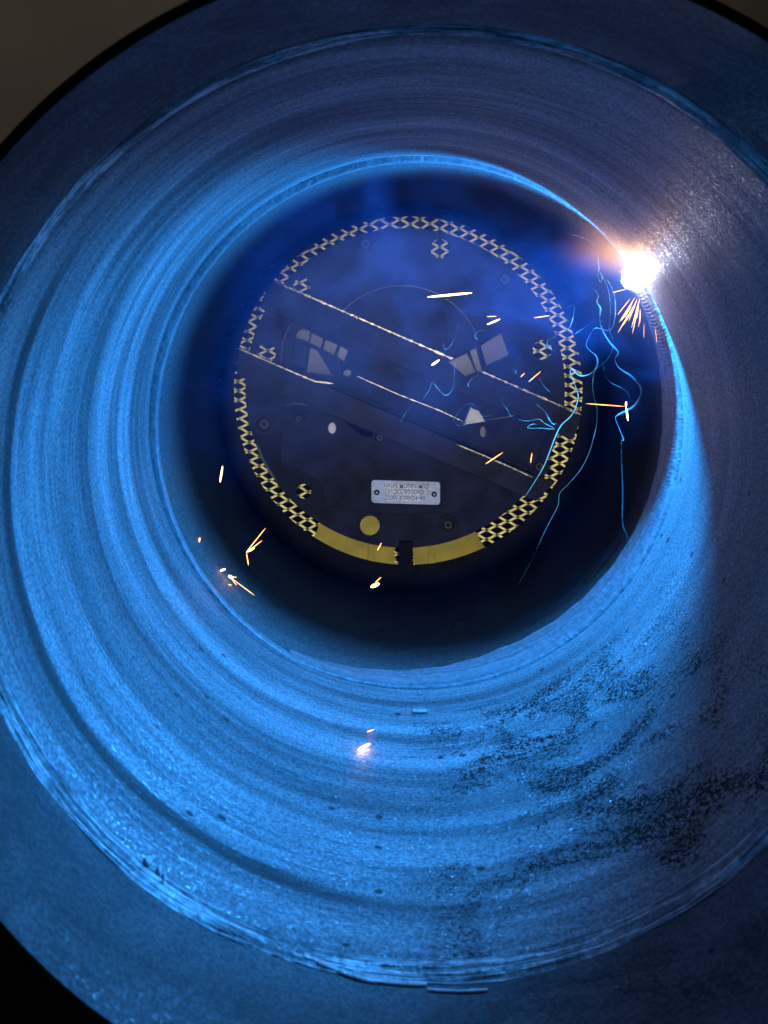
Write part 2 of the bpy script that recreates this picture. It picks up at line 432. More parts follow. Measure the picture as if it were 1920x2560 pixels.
tag(ar, 'blinding white welding arc with orange fringe at the upper right of the joint', 'arc')
# ---------------------------------------------------------------- flat parts in planes across the bore
def flat(name, loops, Y, depth, mat, parent=None, bevel=.0006, res=2):
    """loops of world (x,z) points; the front face is at Y, the body goes back by depth"""
    cu = bpy.data.curves.new(name, 'CURVE'); cu.dimensions = '2D'; cu.fill_mode = 'BOTH'
    c = Vector((sum(p[0] for p in loops[0])/len(loops[0]), sum(p[1] for p in loops[0])/len(loops[0])))
    for lp in loops:
        s = cu.splines.new('POLY'); s.points.add(len(lp)-1); s.use_cyclic_u = True
        for q, p in zip(s.points, lp): q.co = (p[0]-c[0], p[1]-c[1], 0, 1)
    b = min(bevel, depth*.45)
    cu.extrude = depth/2-b; cu.bevel_depth = b; cu.bevel_resolution = 1; cu.offset = -b
    tmp = bpy.data.objects.new('tmp', cu); COL.objects.link(tmp)
    dg = bpy.context.evaluated_depsgraph_get(); dg.update()
    me = bpy.data.meshes.new_from_object(tmp.evaluated_get(dg)); me.name = name
    bpy.data.objects.remove(tmp); bpy.data.curves.remove(cu)
    me.materials.clear(); me.materials.append(mat)
    o = bpy.data.objects.new(name, me); COL.objects.link(o)
    o.rotation_euler = (PI/2, 0, 0); o.location = (c[0], Y+depth/2, c[1])
    if parent is not None: o.parent = parent; o.location = o.location-parent.location
    return o
def px(pts, Y, k=1.1573): return [((lambda v: (v.x, v.z))(at(p[0]*k, p[1]*k, Y))) for p in pts]
def circ(cx, cy, R, n=64, k=1.0, a0=0, a1=360):
    return [((cx+R*math.cos(math.radians(a0+(a1-a0)*i/n)))*k, (cy-R*math.sin(math.radians(a0+(a1-a0)*i/n)))*k) for i in range(n if a1-a0 == 360 else n+1)]
def disc(name, cx, cy, R, Y, depth, mat, parent, inner=None, **k):
    lp = [px(circ(cx, cy, R), Y)]
    if inner: lp.append(px(circ(cx, cy, inner)[::-1], Y))
    return flat(name, lp, Y, depth, mat, parent, **k)
cl = empty('pipe_clamp', at(1021, 978, YD), 'dark round internal pipe clamp with two slanting bars deep in the pipe', 'clamp')
# black ring standing for the dark between the grating and the bore
ring_o = px(circ(1021, 978, 540, 128), YD, 1); ring_i = px(circ(1021, 977, 437, 128)[::-1], YD, 1)
def clip_bore(pts): 
    out = []
    for x, z in pts:
        d = Vector((x-AX-hx, z-AZ-hz))
        if d.length > RR-.0012: d = d.normalized()*(RR-.0012)
        out.append((AX+hx+d.x, AZ+hz+d.y))
    return out
flat('outer_ring', [clip_bore(ring_o), ring_i], YD, .003, M['black'], cl)
# face plate with peep holes
holes = [(951, 537, 21), (652, 619, 19), (575, 763, 21), (1172, 756, 21), (799, 1136, 21.5), (656, 1062, 16)]
lp = [px(circ(1013, 970, 400, 128), YD, 1)]
for hx_, hy_, hr in holes: lp.append(px(circ(hx_, hy_, hr, 40)[::-1], YD))
flat('face_plate', lp, YD, .0025, M['clamp'], cl)
for hx_, hy_, hr in holes[:4]+holes[5:]:
    disc('hole_rim', hx_, hy_, hr+3, YD-.0012, .0011, M['clamp2'], cl, inner=hr+.3, bevel=.0003)
# black block standing for the dark slot between the yellow pieces
flat('bottom_slot_shade', [px([(862, 1172), (892, 1172), (892, 1232), (862, 1232)], YD-.006)], YD-.006, .012, M['black'], cl)
# slanting bars
def bar(p1, p2, p3, p4, Y, name='cross_bar', edge=True, eh=2.2):
    o = flat(name, [px([p1, p2, p3, p4], Y)], Y, .012, M['clamp2'], cl, bevel=.0008)
    return o
bar((588, 606), (1259, 894), (1238, 951), (561, 664), YD-.018)
bar((511, 751), (1197, 1045), (1158, 1083), (513, 812), YD-.016)
def strip(pts, wid, Y, mat, name, parent, depth=.0015, jitter=.35, rs=1):
    """narrow uneven band along a polyline of scaled-view points"""
    r_ = random.Random(rs); P = []
    for (a, b) in zip(pts, pts[1:]):
        n = max(2, int(math.hypot(b[0]-a[0], b[1]-a[1])/5))
        for i in range(n): P.append((a[0]+(b[0]-a[0])*i/n, a[1]+(b[1]-a[1])*i/n))
    P.append(pts[-1]); up, dn = [], []
    for i, p in enumerate(P):
        q = P[min(i+1, len(P)-1)]; o_ = P[max(i-1, 0)]
        dx, dy = q[0]-o_[0], q[1]-o_[1]; l = math.hypot(dx, dy) or 1
        ww_ = wid*(1+r_.uniform(-jitter, jitter))/2*min(1, .25+min(i, len(P)-1-i)*.4)
        up.append((p[0]+dy/l*ww_, p[1]-dx/l*ww_)); dn.append((p[0]-dy/l*ww_, p[1]+dx/l*ww_))
    return flat(name, [px(up+dn[::-1], Y)], Y, depth, mat, parent, bevel=.0002)
strip([(590, 607), (740, 672), (1000, 785), (1256, 896)], 4.0, YD-.020, M['edge'], 'polished_edge_glint', cl, jitter=.6, rs=4)
strip([(514, 752), (600, 790), (680, 824), (722, 829)], 3.6, YD-.018, M['edge'], 'polished_edge_glint', cl, rs=5)
strip([(770, 812), (860, 852), (950, 887), (1003, 912)], 2.4, YD-.0175, M['edge'], 'polished_edge_glint', cl, rs=6)
strip([(986, 960), (1040, 982), (1100, 1008), (1152, 1032)], 3.2, YD-.0178, M['edge'], 'polished_edge_glint', cl, rs=7)
strip([(618, 876), (636, 871), (662, 874), (720, 892), (772, 912)], 3.0, YD-.006, M['greyblock'], 'bent_rod', cl, rs=8)
strip([(554, 958), (566, 990), (582, 1018), (597, 1040)], 5, YD-.004, M['greyblock'], 'curved_rail', cl, rs=9)
# raised housings behind the bars: turned bosses of which the rims catch light
def arc_strip(cx, cy, R, a0, a1, wid, Y, mat, name, rs):
    n = 24; strip([(cx+R*math.cos(math.radians(a0+(a1-a0)*i/n)), cy-R*math.sin(math.radians(a0+(a1-a0)*i/n))) for i in range(n+1)], wid, Y, mat, name, cl, rs=rs)
arc_strip(868, 792, 175, 138, 20, 2.6, YD-.004, M['greyblock'], 'boss_rim', 21)
disc('boss', 868, 792, 173, YD-.0035, .0032, M['clamp'], cl)
arc_strip(868, 800, 240, 140, 30, 1.6, YD-.003, M['clamp2'], 'boss_rim', 22)
# web between the bars
flat('web_plate', [px([(614, 688), (760, 742), (1186, 930), (1150, 1012), (1010, 955), (720, 828), (606, 782)], YD-.012)], YD-.012, .006, M['clamp'], cl)
# lower rail
flat('lower_plate', [px([(608, 880), (770, 905), (1000, 1010), (1130, 1070), (1040, 1104), (893, 1112), (762, 1106), (704, 1092), (690, 1040), (606, 1000)], YD-.0035)], YD-.0035, .003, M['clamp'], cl)
# roller unit at the left of the gap between bars
def block(name, pts, Y, depth, mat): return flat(name, [px(pts, Y)], Y, depth, mat, cl, bevel=.0012)
block('roller_guard', [(608, 735), (628, 690), (655, 702), (700, 722), (752, 748), (738, 780), (720, 828), (640, 795), (604, 790)], YD-.016, .006, M['clamp2'])
block('roller_block', [(640, 716), (652, 708), (672, 714), (668, 740), (637, 731)], YD-.025, .012, M['greylight'])
block('roller_block', [(672, 716), (701, 731), (694, 755), (666, 742)], YD-.023, .012, M['greyblock'])
block('roller_block', [(702, 731), (732, 744), (722, 770), (695, 756)], YD-.023, .012, M['greyblock'])
block('roller_block', [(734, 745), (754, 756), (744, 783), (725, 771)], YD-.024, .012, M['greylight'])
block('roller_foot', [(632, 738), (668, 745), (660, 800), (628, 786)], YD-.020, .008, M['clamp2'])
block('roller_foot', [(668, 748), (686, 754), (720, 812), (660, 806)], YD-.019, .008, M['greyblock'])
strip([(626, 700), (610, 740), (606, 785)], 2.5, YD-.022, M['greyblock'], 'guard_wire', cl, rs=33)
# roller unit at the right, above the upper bar
block('roller_block', [(965, 782), (1010, 760), (1030, 804), (1005, 816)], YD-.024, .012, M['greyblock'])
block('roller_block', [(1012, 757), (1030, 750), (1043, 800), (1030, 806)], YD-.026, .012, M['greylight'])
block('roller_block', [(1036, 746), (1084, 716), (1102, 768), (1050, 792)], YD-.023, .012, M['greyblock'])
# pale pieces in the lower right
block('pale_wedge', [(1017, 879), (1036, 894), (1049, 911), (1002, 918)], YD-.022, .006, M['white'])
strip([(1015, 881), (1032, 889), (1047, 911)], 3.5, YD-.024, M['white'], 'wedge_rim', cl, rs=41)
strip([(985, 912), (998, 915), (1016, 910), (1060, 906), (1100, 900), (1115, 896)], 2.4, YD-.022, M['greyblock'], 'bracket_edge', cl, rs=42)
def blob(name, cx, cy, rx, ry, Y, mat, rot=0):
    pts = []
    for i in range(28):
        a = 2*PI*i/28; x, y_ = rx*math.cos(a), ry*math.sin(a)*(1 if math.cos(a) > -.2 else .93)
        c, s = math.cos(rot), math.sin(rot); pts.append((cx+x*c-y_*s, cy+x*s+y_*c))
    return flat(name, [px(pts, Y)], Y, .004, mat, cl, bevel=.0008)
blob('pale_plug', 717, 925, 9, 12.5, YD-.008, M['white'])
blob('pale_plug', 1043, 933, 7.5, 13, YD-.020, M['greylight'])
blob('pale_plug', 750, 806, 10, 9, YD-.02, M['greyblock'])
# bolts with washers
def bolt(cx, cy, R):
    w_ = disc('washer', cx, cy, R, YD-.0045, .0018, M['clamp2'], cl, inner=R*.62, bevel=.0006)
    b = flat('bolt', [px([(cx+R*.55*math.cos(k*PI/3), cy+R*.55*math.sin(k*PI/3)) for k in range(6)], YD)], YD-.0085, .007, M['clamp2'], cl, bevel=.001)
    ring = disc('socket_rim', cx, cy, R*.36, YD-.0092, .0006, M['greyblock'], cl, inner=R*.24, bevel=.0002)
for b in [(790, 527, 24), (1090, 604, 26), (571, 916, 26), (820, 946, 16), (645, 905, 14), (968, 1134, 22), (1165, 1008, 22)]: bolt(*b)
# name plate
np_ = flat('name_plate', [px([(805, 1038), (808, 1037), (947, 1041), (951, 1045), (951, 1086), (947, 1091), (808, 1087), (802, 1082), (802, 1043)], YD-.0065)], YD-.0065, .0015, M['plate'], cl, bevel=.0004)
def text(s, cx, cy, size, Y, mat, dx=0, dy=0, w_=None):
    cu = bpy.data.curves.new('t', 'FONT'); cu.body = s; cu.size = size*1.1573*Y/F*1.35; cu.align_x = 'CENTER'; cu.align_y = 'CENTER'
    cu.extrude = .0001; cu.offset = .00008
    tmp = bpy.data.objects.new('t', cu); COL.objects.link(tmp); dg = bpy.context.evaluated_depsgraph_get(); dg.update()
    me = bpy.data.meshes.new_from_object(tmp.evaluated_get(dg)); me.name = 'stamped_text'
    bpy.data.objects.remove(tmp); bpy.data.curves.remove(cu); me.materials.clear(); me.materials.append(mat)
    xs = [v.co.x for v in me.vertices]; wd = max(xs)-min(xs)
    o = bpy.data.objects.new('stamped_text', me); COL.objects.link(o)
    p = D(cx+dx, cy+dy, Y); o.rotation_euler = (PI/2, math.radians(.9), 0)
    if w_: o.scale = (w_*1.1573*Y/F/wd, 1, 1)
    bpy.context.view_layer.update()
    o.parent = np_; o.matrix_parent_inverse = np_.matrix_world.inverted() if False else o.matrix_parent_inverse
    # parent chain: clamp (translation) -> plate (rotated about x)
    from mathutils import Matrix
    o.matrix_parent_inverse = (Matrix.Translation(cl.location) @ Matrix.LocRotScale(np_.location, np_.rotation_euler, None)).inverted()
    o.location = p
    return o
YT = YD-.0067
for s_, cx_, cy_, sz, wd in [('A-ISIN MODEL M52L', 880, 1051, 9.5, 102), ('WORKING LOAD', 878, 1064, 10, 76), ('22AV 8-DEC4-40', 876, 1077, 9.5, 84)]:
    text(s_, cx_, cy_, sz, YT, M['inklight'], .7, .9, wd)
    text(s_, cx_, cy_, sz, YT-.0002, M['ink'], 0, 0, wd)
for cx_, cy_ in [(814, 1064), (938, 1068)]:
    a_ = flat('rivet', [px(circ(cx_, cy_, 6), YD-.0078)], YD-.0078, .0012, M['clamp2'], cl, bevel=.0005)
    b_ = flat('rivet_centre', [px(circ(cx_, cy_, 2.3), YD-.0085)], YD-.0085, .0006, M['plate'], cl, bevel=.0002)
# ---------------------------------------------------------------- yellow grating behind the clamp
YG = YD+.004
bm = bmesh.new(); pw, ph = 50.0, 11.6
def strand(x0, y0, x1, y1):
    # S-shaped strand between two nodes of the expanded metal, in photo pixels
    pts = []
    n = 8
    for i in range(n+1):
        s = i/n; u = .45*s+.55*s*s*(3-2*s)
        pts.append((x0+(x1-x0)*s, y0+(y1-y0)*u))
    for (a, b) in zip(pts, pts[1:]):
        dx, dy = b[0]-a[0], b[1]-a[1]; l = math.hypot(dx, dy); hw = 2.6
        nx, ny = -dy/l*hw, dx/l*hw
        vs = []
        for Y in (YG, YG+.0015):
            for (p, sg) in ((a, 1), (b, 1), (b, -1), (a, -1)):
                vs.append(bm.verts.new(at(p[0]+nx*sg-(dx/l*.6 if p is a else -dx/l*.6), p[1]+ny*sg, Y)))
        bm.faces.new(vs[0:4]); bm.faces.new(vs[4:8][::-1])
        for k in range(4): bm.faces.new((vs[k], vs[(k+1) % 4], vs[4+(k+1) % 4], vs[4+k]))
def warp(x, y):
    return (x+3*math.sin(y*.013)+2*math.sin(x*.02), y+4*math.sin(x*.009)+.02*(x-1021))
for j in range(-43, 44):
    for i in range(-11, 12):
        x0 = 1021+(i+(.5 if j % 2 else 0))*pw; y0 = 977+j*ph
        for sx in (-.5, .5):
            x1 = x0+sx*pw; y1 = y0+ph
            if (x0-1021)**2+(y0-977)**2 > 452**2: continue
            strand(*warp(x0, y0), *warp(x1, y1))
gr = mesh_obj('metal_grating', bm, M['mesh'], smooth=False, origin=at(1021, 977, YG))
tag(gr, 'yellow expanded metal grating showing as a ring behind the dark round clamp', 'grating')
# solid yellow sectors over it
def sector(name, a0, a1, r0, r1, Y, depth, mat, label, ser=None):
    n = 40; o_, i_ = [], []
    for k in range(n+1):
        a = math.radians(a0+(a1-a0)*k/n)
        o_.append((1021+r1*math.cos(a), 977-r1*math.sin(a))); i_.append((1013+r0*math.cos(a), 970-r0*math.sin(a)))
    j = []
    for k in range(9):
        s = (k+.5)/9; p, q = (o_[-1], i_[-1]) if ser == 'end' else (i_[0], o_[0])
        x = p[0]+(q[0]-p[0])*s; y_ = p[1]+(q[1]-p[1])*s
        j.append((x+(3.5 if k % 2 else -3.5), y_))
    pts = (o_+j+i_[::-1]) if ser == 'end' else (o_+i_[::-1]+j)
    o = flat(name, [px(pts, Y, 1)], Y, depth, mat); tag(o, label, 'yellow strip', 'yellow strips at the foot of the clamp')
    return o
sector('yellow_strip', -122.5, -94, 392, 445, YD+.0035, .002, M['yellow'], 'solid yellow curved strip with serrated end left of the dark bottom slot', 'end')
sector('yellow_strip', -88, -64, 392, 445, YD+.0035, .002, M['yellow'], 'solid yellow curved strip with serrated end right of the dark bottom slot', 'start')
# folds across the strips
for (cx_, lab) in ((802, 'left'), (933, 'right')):
    o = flat('tape_fold', [px([(cx_-7, 1176), (cx_+6, 1177), (cx_+8, 1226), (cx_-2, 1224), (cx_-8, 1219)], YD+.0020)], YD+.0020, .0013, M['yellow'])
    tag(o, 'narrow raised fold of yellow tape on the %s-hand solid yellow strip' % lab, 'tape fold', 'folds on the yellow strips')
dot = flat('yellow_disc', [px(circ(799, 1136, 26), YD+.0030)], YD+.0030, .002, M['yellow'])
tag(dot, 'solid yellow round disc seen through the hole below the name plate', 'disc')
# back of the far pipe
bm = bmesh.new(); bmesh.ops.create_circle(bm, cap_ends=True, radius=RR+.01, segments=96)
bk = mesh_obj('end_cover', bm, M['black'], far); bk.location = Vector((AX+hx, YEND-.02, AZ+hz))-far.location; bk.rotation_euler = (PI/2, 0, 0)
# ---------------------------------------------------------------- welding smoke that fills the inner pipe
def smoke_mat():
    t = NT('blue_welding_smoke'); o = t.obj()
    n1 = t.noise(o, 14, 5, .6, 1.2); n2 = t.noise(o, 45, 4, .6, 1.0)
    xyz = t.n('SeparateXYZ', {0: o}); X, Z = xyz.outputs[0], xyz.outputs[2]
    # smoke rises: thick in the upper part, thin at the lower right
    up = t.step(t.math('ADD', Z, t.math('MULTIPLY', X, -.15)), -.05, .10, .03, 1)
    d = t.math('MULTIPLY', t.step(n1, .36, .66, .15, 1.7), t.step(n2, .35, .7, .6, 1.4))
    d = t.math('MULTIPLY', d, up)
    ac = pol(ARC_A, RR-.01, YS)-Vector(O0)
    da = t.n('VectorMath', {0: o, 1: tuple(ac)}, operation='DISTANCE').outputs['Value']
    d = t.math('MULTIPLY', d, t.step(da, .02, .17, .05, 1, False))     # thinned near the arc to even out its light
    v = t.n('VolumePrincipled', {'Color': (.22, .37, 1.0), 'Density': t.math('MULTIPLY', d, SMOKE), 'Anisotropy': .0})
    t.t.links.new(v.outputs[0], t.out.inputs['Volume'])
    return t.m
SMOKE = 2.4
bm = revolve([(YJ-.02, .0001), (YJ-.02, RR-.006), (YD-.03, RR-.006), (YD-.03, .0001)], 64)
smk = mesh_obj('welding_smoke', bm, smoke_mat(), origin=O0)
tag(smk, 'blue welding smoke drifting inside the far pipe', 'smoke', kind='stuff')
# ---------------------------------------------------------------- smoke filaments
def wisp_mat(name, alpha, col=(.30, .92, 1)):
    t = NT(name); o = t.obj(); n_ = t.noise(o, 60, 3, .6)
    df = t.n('BsdfDiffuse', {'Color': col}); tr = t.n('BsdfTranslucent', {'Color': col}); tp = t.n('BsdfTransparent')
    mx = t.n('MixShader', {0: .5, 1: df.outputs[0], 2: tr.outputs[0]})
    lw = t.n('LayerWeight', {'Blend': .35})
    fac = t.math('MULTIPLY', t.math('MULTIPLY', t.step(t.noise(o, 26, 3, .6), .36, .62, .12, 1.0), alpha), t.step(lw.outputs['Facing'], .25, 1.0, 1, .05))
    m2 = t.n('MixShader', {0: fac, 1: tp.outputs[0], 2: mx.outputs[0]})
    t.t.links.new(m2.outputs[0], t.out.inputs[0]); return t.m
M['wispA'] = wisp_mat('dense_smoke_thread', .85); M['wispB'] = wisp_mat('thin_smoke_thread', .6); M['wispC'] = wisp_mat('faint_smoke_thread', .28)
def catmull(P, n=8):
    out = []
    for i in range(len(P)-1):
        p0, p1, p2, p3 = P[max(i-1, 0)], P[i], P[i+1], P[min(i+2, len(P)-1)]
        for k in range(n):
            t = k/n
            out.append(tuple(.5*((2*p1[d])+(-p0[d]+p2[d])*t+(2*p0[d]-5*p1[d]+4*p2[d]-p3[d])*t*t+(-p0[d]+3*p1[d]-3*p2[d]+p3[d])*t**3) for d in range(len(p1))))
    out.append(tuple(P[-1])); return out
def tube(name, pts, rad, mat, sides=8, taper=True, rfun=None):
    bm = bmesh.new(); rings = []
    for i, p in enumerate(pts):
        a = pts[max(i-1, 0)]; b = pts[min(i+1, len(pts)-1)]
        d = (Vector(b)-Vector(a)).normalized()
        u = d.cross(Vector((0, 1, 0)));  u = u.normalized() if u.length > 1e-5 else Vector((1, 0, 0))
        v = d.cross(u).normalized(); s = i/(len(pts)-1)
        r = rad*(rfun(s) if rfun else 1)
        if taper: r *= max(.08, min(1, math.sin(PI*min(max(s, .0), 1))**.35 if 0 < s < 1 else .08))
        rings.append([bm.verts.new(Vector(p)+(u*math.cos(2*PI*k/sides)+v*math.sin(2*PI*k/sides))*r) for k in range(sides)])
    for A, B in zip(rings, rings[1:]):
        for k in range(sides): bm.faces.new((A[k], A[(k+1) % sides], B[(k+1) % sides], B[k]))
    bm.faces.new(rings[0][::-1]); bm.faces.new(rings[-1])
    return mesh_obj(name, bm, mat, origin=sum((Vector(p) for p in pts), Vector())/len(pts))
C5 = lambda p: (1350+p[0]*.3315, 500+p[1]*.3315)
C2 = lambda p: (1000+p[0]*.3014, 500+p[1]*.3014)
C4 = lambda p: (1000+p[0]*.3014, 950+p[1]*.3014)
C3 = lambda p: (550+p[0]*.3014, 950+p[1]*.3014)
DS = lambda p: (p[0]*1.1573, p[1]*1.1573)
def wisp(segs, Y0, Y1, w_px, mat, label):
    P = [f(p) for f, pts in segs for p in pts]
    n = len(P); P3 = [(p[0], p[1], Y0+(Y1-Y0)*i/(n-1)+.004*math.sin(i*1.7)) for i, p in enumerate(P)]
    Q = [tuple(at(x, y_, Y)) for x, y_, Y in catmull(P3, 7)]
    w_px *= (.85 if mat == 'wispA' else .65); rr = random.Random(len(label)); ph1, ph2 = rr.uniform(0, 6), rr.uniform(0, 6)
    o = tube('smoke_wisp', Q, w_px*.5*(Y0+Y1)/2/F, M[mat], rfun=lambda s: 1+.35*math.sin(s*17+ph1)+.25*math.sin(s*41+ph2))
    tag(o, label, 'smoke wisp', 'smoke wisps curling from the arc')
wisp([(C5, [(415,680),(440,720),(430,770),(455,820),(450,900),(475,990),(530,1080),(590,1150),(565,1200),(600,1270),(690,1330),(755,1410),(755,1480),(700,1560),(590,1620),(570,1650),(600,1730),(630,1810)]), (DS, [(1342,960),(1345,1060),(1345,1130),(1355,1160),(1355,1195)])], .548, .552, 4.4, 'wispA', 'thickest bright cyan smoke wisp bulging right then dropping to the weld strip')
wisp([(C5, [(505,600),(545,670),(568,760),(565,880),(545,960),(510,985),(430,965),(395,990),(350,1080),(370,1130),(425,1180),(430,1250),(380,1310),(300,1325),(250,1280),(228,1290),(240,1340),(280,1440),(285,1510),(240,1620),(160,1700),(110,1800)]), (C4, [(1200,700),(1120,840),(1030,980)])], .548, .565, 3.4, 'wispA', 'cyan smoke wisp looping left over the right edge of the yellow grating')
wisp([(C5, [(440,540),(490,610),(525,720),(530,870),(520,960),(545,1050),(545,1130),(500,1210),(420,1280),(398,1370),(405,1480),(430,1580),(425,1700),(400,1810)]), (C4, [(1605,480),(1570,600),(1500,740),(1400,860),(1325,940),(1310,1040),(1250,1160),(1180,1300),(1100,1480),(980,1700)])], .552, .59, 2.6, 'wispB', 'long thin blue smoke wisp falling past the grating gap into the dark')
wisp([(C5, [(100,185),(160,215),(230,260),(300,275),(380,315),(430,380),(440,460),(445,520),(435,570),(455,620),(470,590),(455,545)])], .548, .545, 3.0, 'wispB', 'grey-blue smoke wisp arching up left above the arc with a small knot')
wisp([(C5, [(480,1240),(490,1320),(540,1380),(620,1420),(670,1470),(670,1540)])], .55, .555, 2.4, 'wispC', 'faint smoke wisp left of the big cyan bulge')
wisp([(C2, [(1370,900),(1440,880),(1440,950),(1410,1050),(1360,1090)])], .56, .56, 3, 'wispB', 'hooked smoke wisp crossing the upper right grating')
wisp([(C2, [(190,1650),(240,1580),(270,1510),(310,1560),(380,1620),(440,1560),(450,1440),(460,1350)]) ], .60, .60, 2.8, 'wispB', 'wave-shaped smoke wisp below the slanting bar near the middle')
wisp([(C2, [(710,1080),(650,1090),(620,1130),(645,1160)])], .58, .58, 2.6, 'wispB', 'tiny hook of smoke beside the right-hand roller blocks')
wisp([(C2, [(650,1445),(590,1490),(565,1530),(575,1555)])], .58, .58, 2.6, 'wispB', 'small comma of smoke just below the bright bar edge')
wisp([(C4, [(970,325),(1060,340),(1150,325),(1200,360),(1280,405),(1170,400),(1060,397),(1100,365),(1140,372)])], .56, .56, 3, 'wispB', 'zigzag blue smoke wisp left of the grating gap')
wisp([(C4, [(1130,200),(1200,260),(1240,330),(1270,365),(1300,360)])], .56, .56, 3.4, 'wispB', 'short bright smoke wisp sloping down to the grating gap')
wisp([(C2, [(1620,985),(1540,1050),(1440,1120)])], .545, .55, 2.2, 'wispC', 'straight faint smoke wisp right of the grating near the arc')
wisp([(C2, [(1300,1135),(1230,1160),(1225,1210),(1265,1250)])], .56, .56, 2.6, 'wispB', 'curl of smoke over the small right-hand peep hole')
wisp([(C2, [(490,1020),(460,1130),(410,1220),(370,1235),(355,1160)])], .59, .59, 2.8, 'wispC', 'faint curved smoke wisp above the middle of the slanting bar')
wisp([(C4, [(440,350),(470,290),(540,210),(600,200),(650,240),(690,300),(830,275)])], .60, .60, 2.2, 'wispC', 'thin smoke wisp wrapped over the pale wedge')
wisp([(C4, [(455,350),(485,378),(540,372),(600,345)])], .60, .60, 2.2, 'wispC', 'thin smoke wisp curling under the pale wedge')
wisp([(C4, [(850,140),(840,185),(880,230),(920,300),(935,290)])], .58, .58, 2.4, 'wispC', 'small crooked smoke wisp between the pale wedge and the zigzag wisp')
wisp([(C2, [(1150,1470),(1190,1540),(1240,1590)])], .56, .56, 2.2, 'wispC', 'short faint smoke wisp under the thin diagonal spark')
wisp([(C2, [(960,1370),(945,1410),(960,1440),(965,1400)])], .57, .57, 2.4, 'wispC', 'little smoke loop left of the thin diagonal spark')
wisp([(C4, [(160,150),(80,230),(30,300),(0,360)])], .60, .60, 2.0, 'wispC', 'fading smoke wisp running down left from the wave-shaped wisp')
# soft veils of smoke round the arc and up the grating
vl = random.Random(5)
for (x, y_, n_, lab) in [(1300, 640, 5, 'veil'), (1420, 640, 6, 'veil'), (1500, 800, 5, 'veil'), (1330, 830, 5, 'veil'), (1350, 1100, 4, 'veil'), (1120, 380, 4, 'veil')]:
    pass
# ---------------------------------------------------------------- sparks
def spark(a, b, w_px, mat, label, Y=None, wall=False, group='sparks in flight'):
    if wall:
        A, B = wall_at(*a, inset=.002), wall_at(*b, inset=.002); Ym = (A.y+B.y)/2
    else:
        A, B = at(*a, Y), at(*b, Y+.004); Ym = Y
    P = [tuple(A.lerp(B, i/8)) for i in range(9)]
    o = tube('spark', P, w_px*.4*Ym/F, M[mat], 8)
    tag(o, label, 'spark', group)
sp_ = [
 (C2, (225,805), (600,770), 6, 'sparkhot', .60, 'longest orange spark, nearly level, in the upper middle of the clamp'),
 (C2, (720,967), (803,965), 2.4, 'spark', .60, 'short level red spark above the right-hand roller blocks'),
 (C2, (722,1033), (832,987), 4.4, 'sparkhot', .60, 'bright yellow spark just above the right-hand roller blocks'),
 (C2, (1110,978), (1245,958), 2.6, 'spark', .58, 'thin orange spark touching the right side of the grating'),
 (C2, (262,1372), (328,1325), 5.5, 'sparkhot', .62, 'stubby yellow spark just under the bright bar edge'),
 (C2, (1000,1468), (1035,1435), 2.2, 'spark', .60, 'tiny diagonal spark left of the thin diagonal one'),
 (C2, (1065,1510), (1170,1420), 2.2, 'spark', .60, 'thin diagonal spark over the bright bar near the right'),
 (C4, (708,697), (855,600), 2.8, 'spark', .60, 'diagonal orange spark above the lower bar at the right'),
 (C4, (1083,690), (1095,605), 2.4, 'spark', .60, 'short upright orange spark left of the grating gap block'),
 (C3, (0,850), (22,712), 5, 'sparkhot', .58, 'upright orange spark left of the yellow grating ring'),
 (C3, (220,1425), (380,1225), 2.4, 'spark', .57, 'longest ray of the spark burst at the lower left'),
 (C3, (255,1405), (350,1330), 2.6, 'spark', .57, 'shorter upper ray of the spark burst at the lower left'),
 (C3, (218,1425), (237,1540), 2.8, 'spark', .57, 'downward ray of the spark burst at the lower left'),
 (C3, (222,1425), (287,1393), 6.0, 'sparkhot', .568, 'bright core of the spark burst at the lower left'),
 (C3, (2,1582), (46,1568), 6, 'sparkhot', .55, 'short bright spark at the left pipe edge, uppermost of its cluster'),
 (C3, (70,1625), (108,1642), 9, 'sparkhot', .55, 'brightest round spark of the cluster at the lower left pipe edge'),
 (C3, (90,1640), (290,1790), 2.2, 'spark', .553, 'long thin ray trailing down right from the lower left cluster'),
 (C3, (85,1635), (140,1705), 2.2, 'spark', .553, 'short ray trailing down from the lower left cluster'),
 (C3, (100,1640), (138,1634), 2.6, 'spark', .551, 'little level ray of the lower left cluster'),
 (C3, (62,1698), (95,1702), 4.5, 'spark', .55, 'small yellow spark, lowest of the lower left cluster'),
 (C3, (1305,1415), (1340,1350), 2.6, 'spark', .62, 'small slanting spark on the left yellow strip'),
 (C3, (1250,1718), (1322,1688), 11, 'sparkhot', .60, 'fat bright spark below the yellow strips'),
 (C3, (1285,1682), (1338,1635), 2.6, 'spark', .602, 'thin tail rising right from the fat spark below the yellow strips'),
 (DS, (429,1173), (432,1161), 6, 'spark', .55, 'small orange spark alone near the left pipe edge'),
 (C5, (345,1535), (640,1557), 2.4, 'spark', .53, 'thin level ray meeting the upright spark at the right'),
 (C5, (650,1520), (648,1560), 5, 'sparkhot', .529, 'upper half of the bright upright spark at the right'),
 (C5, (648,1560), (665,1665), 5, 'sparkhot', .528, 'lower half of the bright upright spark at the right'),
]
for f, a, b, w_, m, Y, lab in sp_: spark(f(a), f(b), w_, m, lab, Y)
spark(DS((772, 1621)), DS((800, 1606)), 8, 'sparkhot', 'bright spark lying low on the near bore below the joint', wall=True)
spark(DS((793, 1581)), DS((808, 1576)), 3.4, 'spark', 'small thin spark above the bright one on the near bore', wall=True)
